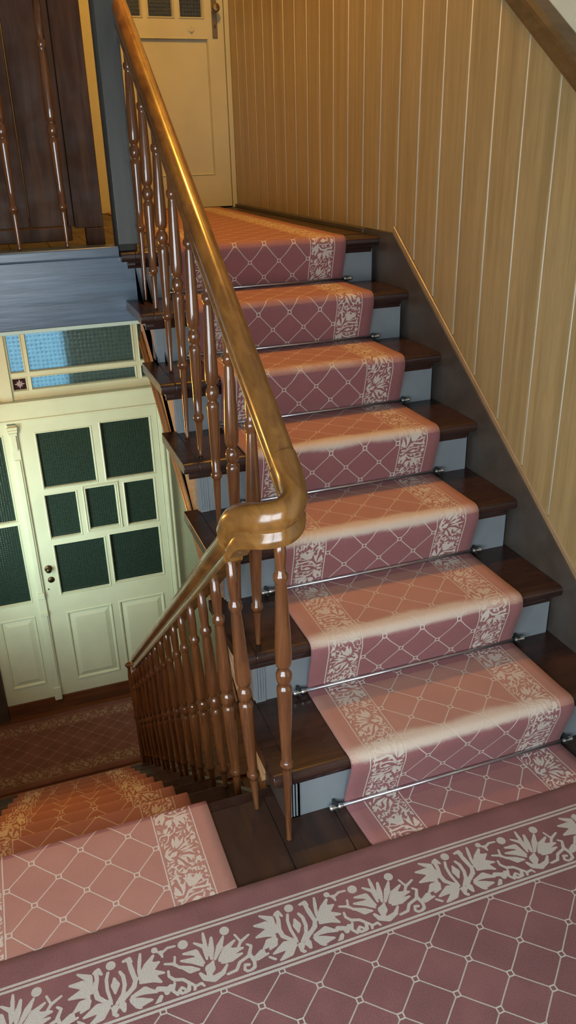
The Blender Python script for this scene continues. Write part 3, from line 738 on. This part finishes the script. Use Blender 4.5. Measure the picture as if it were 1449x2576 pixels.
# upper runner: landing -> seven steps -> upper landing
path = [(-0.158, 0.001), (-0.05, 0.001)]
wear_at = []
pts = [(-0.158, 0.0012), (-0.05, 0.0012)]
for k in range(1, 8):
    Y = (k - 1) * G; z0, z1 = zk(k - 1), zk(k)
    pts += [(Y - 0.030, z0 + 0.0015), (Y - 0.010, z0 + 0.004), (Y - 0.009, z0 + 0.022), (Y - 0.020, z0 + 0.06), (Y - 0.038, z1 - 0.050), (Y - NOSE - 0.008, z1 - 0.028), (Y - NOSE - 0.005, z1 - 0.003), (Y - NOSE + 0.010, z1 + 0.0035), (Y - NOSE + 0.06, z1 + 0.0015)]
    wear_at.append((Y - NOSE + 0.0, z1, (0.95, 1.0, 1.0, 0.9, 0.55, 0.35, 0.1)[k - 1]))
pts += [(1.62, ZU + 0.0015), (YD - 0.06, ZU + 0.0015)]
x0c = 1.094 - CW / 2
def fade_lit_up(y, z):                 # trodden step tops: faded, with lamp light painted into the colour
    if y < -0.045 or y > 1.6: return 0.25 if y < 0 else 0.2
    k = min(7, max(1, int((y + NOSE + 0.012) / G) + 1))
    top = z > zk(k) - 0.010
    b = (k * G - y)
    return (1.0, 1.0, 0.95, 0.8, 0.65, 0.5, 0.3)[k - 1] * (1.0 if b > 0.07 else max(0.35, b / 0.07)) if top and k < 7 else (0.3 if top else 0.0)  # taper at the back paints in the shade below the next nosing
def fade_lit_lo(y, z):  # lower flight: fading and painted light on the step tops
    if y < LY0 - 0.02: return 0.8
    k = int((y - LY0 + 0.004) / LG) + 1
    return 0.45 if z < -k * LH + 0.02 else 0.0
run = carpet('stair_runner', chaikin(pts, 3), CW, (0.046, 0.1375), m_run, lambda u, y, z: (x0c + u + 0.028 * np.clip((y - 1.4) / 1.8, 0, 1) + 0.012 * np.clip(-y / 0.16, 0, 1), y, z), 0.003, 0.0, wear_at, fade_lit=fade_lit_up)
tag(run, 'rose pink carpet runner with cream lattice and scroll borders on the upper flight', 'carpet')
# lower runner
pts = [(-0.156, 0.0012), (0.02, 0.0012)]
for k in range(0, 9):
    Y = LY0 + k * LG; z0 = -k * LH; z1 = z0 - LH
    pts += [(Y - 0.09, z0 + 0.0015), (Y - 0.022, z0 + 0.0045), (Y - 0.003, z0 - 0.002), (Y + 0.002, z0 - 0.026), (Y - 0.004, z0 - 0.055), (Y - 0.004, z1 + 0.02), (Y + 0.006, z1 + 0.005), (Y + 0.03, z1 + 0.0015)]
pts += [(LY0 + 8 * LG + 0.06, ZF + 0.0015), (LY0 + 8 * LG + 0.20, ZF + 0.0015)]
m_run2 = m_run.copy(); m_run2.name = 'rose_runner_wool_lower'
x0d = 0.143 - CW / 2
runl = carpet('stair_runner', chaikin(pts, 3), CW, (0.046, 0.1375), m_run, lambda u, y, z: (x0d + u - 0.0 * y, y, z), 0.0035, -0.075, fade_lit=fade_lit_lo)
tag(runl, 'rose pink lattice runner stepping down the lower flight to the hall', 'carpet')
# landing rug, running across under the camera: u measured from its far edge
RW = 1.02
m_rug = carpet_mat('rose_rug_wool', RW, 0.2135, [(0.0628, 0.0028), (0.0722, 0.0028), (0.2052, 0.0028), (0.2146, 0.0028)], 0.218, 0.604 + 0.59, pu=0.111, pv=0.1193, ground=(0.150, 0.067, 0.066), cream=(0.40, 0.375, 0.33))
rug = carpet('landing_rug', [(-0.59, 0.001), (1.549, 0.001)], RW, (0.0765, 0.2015), m_rug, lambda u, y, z: (y, -0.160 - u, z + 0.0035 + 0.001 * np.sin(y * 9)), 0.0025, 0.0, None, 0.008, 0.0025)
tag(rug, 'wide rose pink rug with cream floral border lying along the landing floor', 'rug')
# flip motif phase handled by v0; hall rug
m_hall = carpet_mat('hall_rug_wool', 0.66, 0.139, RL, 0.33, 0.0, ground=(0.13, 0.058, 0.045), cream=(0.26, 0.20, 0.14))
hr = carpet('hall_rug', [(-0.59, 0.001), (0.63, 0.001)], 0.66, (0.046, 0.1375), m_hall, lambda u, y, z: (y, 3.305 - u, z + ZF), 0.006, 0.0, None, 0.009, 0.006)
tag(hr, 'dim reddish brown rug with patterned borders before the hall double door', 'rug')

# ================================================================== STAIR RODS
ordn = ['on the landing floor at the foot of the first riser', 'at the back of the first step up', 'at the back of the second step up', 'at the back of the third step up', 'at the back of the fourth step up', 'at the back of the fifth step up', 'at the back of the sixth step, below the upper landing']
for k in range(1, 8):
    Y = (k - 1) * G - 0.024; Z = zk(k - 1) + 0.018
    o = thing('stair_rod', 'thin steel carpet rod ' + ordn[k - 1], 'stair rod', (1.09, Y, Z), 'stair rods holding the upper runner')
    bm = bmesh.new(); tube(bm, (-0.325, 0, 0), (0.325, 0, 0), 0.0048, 10); obj('rod', bm, M_STEEL, o, True)
    for s in (-1, 1):
        bm = bmesh.new()
        for (a, ra), (b, rb) in zip([(.322, .006), (.330, .0075), (.334, .005), (.352, .0078), (.356, .005)], [(.330, .0075), (.334, .005), (.352, .0078), (.356, .005), (.3565, .001)]):
            A = [bm.verts.new((s * a, ra * cos(q * pi / 6), ra * sin(q * pi / 6))) for q in range(12)]; B = [bm.verts.new((s * b, rb * cos(q * pi / 6), rb * sin(q * pi / 6))) for q in range(12)]
            for q in range(12): bm.faces.new((A[q], A[(q + 1) % 12], B[(q + 1) % 12], B[q]))
        obj('end_cap', bm, M_STEEL, o, True)
        bm = bx(s * 0.338 - 0.004, s * 0.338 + 0.004, -0.004, 0.022, -0.012, 0.0075); obj('bracket', bm, M_BLACK, o, bevel=0.001)

# ================================================================== RAILING
def baluster(parent, base, top, zr, zu, zc, name='baluster', k=1.0, seg=14):
    z0, z1 = base[2], top[2]
    r = lambda v: v * k
    p = [(z0, r(.0062)), (z0 + .006, r(.0075)), (z0 + .010, r(.0062)), (zr - .018, r(.0105)), (zr - .010, r(.0112)), (zr - .008, r(.0145)), (zr, r(.0160)), (zr + .007, r(.0140)), (zr + .010, r(.0112)),
         (zr + .06, r(.0128)), (zr + .12, r(.0148)), (zr + .185, r(.0165)), (zu - .040, r(.0172)), (zu - .031, r(.0165)), (zu - .027, r(.0125)), (zu - .021, r(.0118)), (zu - .018, r(.0148)),
         (zu - .008, r(.0175)), (zu + .002, r(.0178)), (zu + .010, r(.0150)), (zu + .014, r(.0115)), (zu + .020, r(.0112)), (zu + .024, r(.0155)), (zu + .034, r(.0180)), (zu + .06, r(.0183)),
         (zu + .12, r(.0162)), (zu + .18, r(.0138)), (zc - .020, r(.0120)), (zc - .014, r(.0115)), (zc - .009, r(.0150)), (zc - .001, r(.0162)), (zc + .006, r(.0150)), (zc + .011, r(.0108)), (zc + .022, r(.0110)), (zc + .05, r(.0125)), (z1, r(.0112))]
    p = [q for i, q in enumerate(p) if i == 0 or q[0] > p[i - 1][0]]
    o = Vector(parent.location)
    bm = bmesh.new(); lathe(bm, p, base, top, seg); bmesh.ops.translate(bm, verts=bm.verts, vec=-o)
    return obj(name, bm, M_TURN, parent, True)
RG = thing('stair_railing', 'curved wooden handrail with turned balusters following both flights', 'railing', (0.614, -0.06, 0))
RGo = Vector(RG.location)
cz_up = lambda y: 0.751 + 0.68 * y            # collar height line, upper flight
cz_lo = lambda y: 0.585 - 0.79 * (y - 0.07)   # collar height line, lower flight
rail_up = lambda y: cz_up(y) + 0.118
rail_lo = lambda y: cz_lo(y) + 0.150
# upper balusters, three to every two treads
for i in range(8):
    y = 0.262 + i * 0.1697 if i < 7 else 1.456
    k = int((y + NOSE) / G) + 1
    zt_ = zk(k)
    lean = 0.008
    baluster(RG, (0.655, y, zt_), (0.655 + lean + 0.003 * i / 3, y, rail_up(y) - 0.012), cz_up(y) - 0.477, cz_up(y) - 0.243, cz_up(y))
# two at the turn, standing on the landing
baluster(RG, (0.614, -0.062, 0.0), (0.614, -0.062, 0.812), 0.233, 0.475, 0.715)
def lo_x(y, z): return 0.569 - 0.034 * min(1.0, (z - (cz_lo(y) - 0.585)) / 0.585)
for i in range(15):
    y = 0.059 + i * 0.1655
    k = max(0, int((y - LY0) / LG) + 1) if y > LY0 else 0
    z0 = -k * LH
    zc = cz_lo(y)
    xt = 0.542
    xb = 0.569 + 0.034 * ((0.0 + (zc - 0.585)) - z0) / 0.6
    baluster(RG, (0.572, y, z0), (xt, y, rail_lo(y) - 0.01), zc - 0.48, zc - 0.235, zc)
# handrail profile
HP = [(-0.020, -0.040), (0.020, -0.040), (0.022, -0.034), (0.022, -0.022), (0.015, -0.016), (0.015, -0.010), (0.025, -0.002), (0.027, 0.008), (0.025, 0.020), (0.019, 0.030), (0.010, 0.0355), (0, 0.037),
      (-0.010, 0.0355), (-0.019, 0.030), (-0.025, 0.020), (-0.027, 0.008), (-0.025, -0.002), (-0.015, -0.010), (-0.015, -0.016), (-0.022, -0.022), (-0.022, -0.034)]
def rail(name, pts, prof, mt, smooth=True, up=Vector((0, 0, 1))):
    bm = bmesh.new(); sweep(bm, [Vector(p) - RGo for p in pts], prof, up)
    o = obj(name, bm, mt, RG, smooth)
    o.modifiers.new('edge', 'EDGE_SPLIT').split_angle = radians(50)
    return o
up_pts = [(0.667, y, rail_up(y)) for y in (0.062, 0.3, 0.7, 1.1, 1.50, 1.62)]
rail('handrail', up_pts, HP, M_RAIL)
lo_pts = [(0.544, y, rail_lo(y)) for y in (0.055, 0.5, 1.0, 1.6, 2.0, 2.17)]
rail('lower_handrail', lo_pts, [(x * 0.92, y * 0.95) for x, y in HP], M_RAIL)
# wreath turning between the two flights
ctrl = [(0.667, 0.12, rail_up(0.12)), (0.667, 0.06, rail_up(0.06)), (0.665, 0.005, 0.877), (0.650, -0.045, 0.855), (0.620, -0.066, 0.842), (0.590, -0.056, 0.834), (0.566, -0.024, 0.823), (0.552, 0.014, 0.805), (0.546, 0.052, rail_lo(0.052) + 0.014), (0.544, 0.10, rail_lo(0.10))]
def catmull(P, n=8):
    P = [Vector(p) for p in P]; out = []
    for i in range(1, len(P) - 2):
        a, b, c, d = P[i - 1:i + 3]
        for j in range(n):
            t_ = j / n; out.append(0.5 * ((2 * b) + (c - a) * t_ + (2 * a - 5 * b + 4 * c - d) * t_ ** 2 + (3 * b - a - 3 * c + d) * t_ ** 3))
    out.append(P[-2]); return out
wp = catmull(ctrl)
rail('wreath', wp, [(x * 1.04, y * 1.16) for x, y in HP], M_RAIL)
# newel at the foot, in the hall
bm = bmesh.new(); ny = 2.42
pp = [(ZF, .03), (ZF + .12, .03), (ZF + .13, .022), (ZF + .2, .026), (ZF + .5, .02), (ZF + .52, .028), (ZF + .54, .02), (ZF + .8, .022), (ZF + .86, .016), (ZF + .88, .028), (rail_lo(ny) + 0.01, .028)]
lathe(bm, pp, (0.56, ny, ZF), (0.535, ny, rail_lo(ny) + 0.01), 16); bmesh.ops.translate(bm, verts=bm.verts, vec=-RGo)
obj('newel', bm, M_TURN, RG, True)
# railing along the upper landing edge
R2 = thing('landing_railing', 'turned balusters and rail along the grey upper landing edge', 'railing', (0.2, 1.53, 1.205))
for i in range(6):
    x = 0.420 - 0.156 * i
    baluster(R2, (x, 1.53, 1.205), (x, 1.53, 1.955), 1.335, 1.569, 1.807, k=0.92)
bm = bmesh.new(); sweep(bm, [(-0.6 - 0.2, 0, 1.98 - 1.205), (0.578 - 0.2, 0, 1.98 - 1.205)], HP); obj('handrail', bm, M_RAIL, R2, True)

# ================================================================== LAMPS (their shades; the lights are set at the top)
o = thing('pendant_lamp', 'opal glass pendant hanging high over the upper landing', 'lamp', (0.90, 1.50, 4.00))
bm = bmesh.new(); lathe(bm, [(0.17, .06), (0.18, .05), (0.20, .05), (0.21, .01), (0.25, .01)], (0, 0, 0.17), (0, 0, 0.25), 16); obj('stem', bm, M_BRASS, o, True)
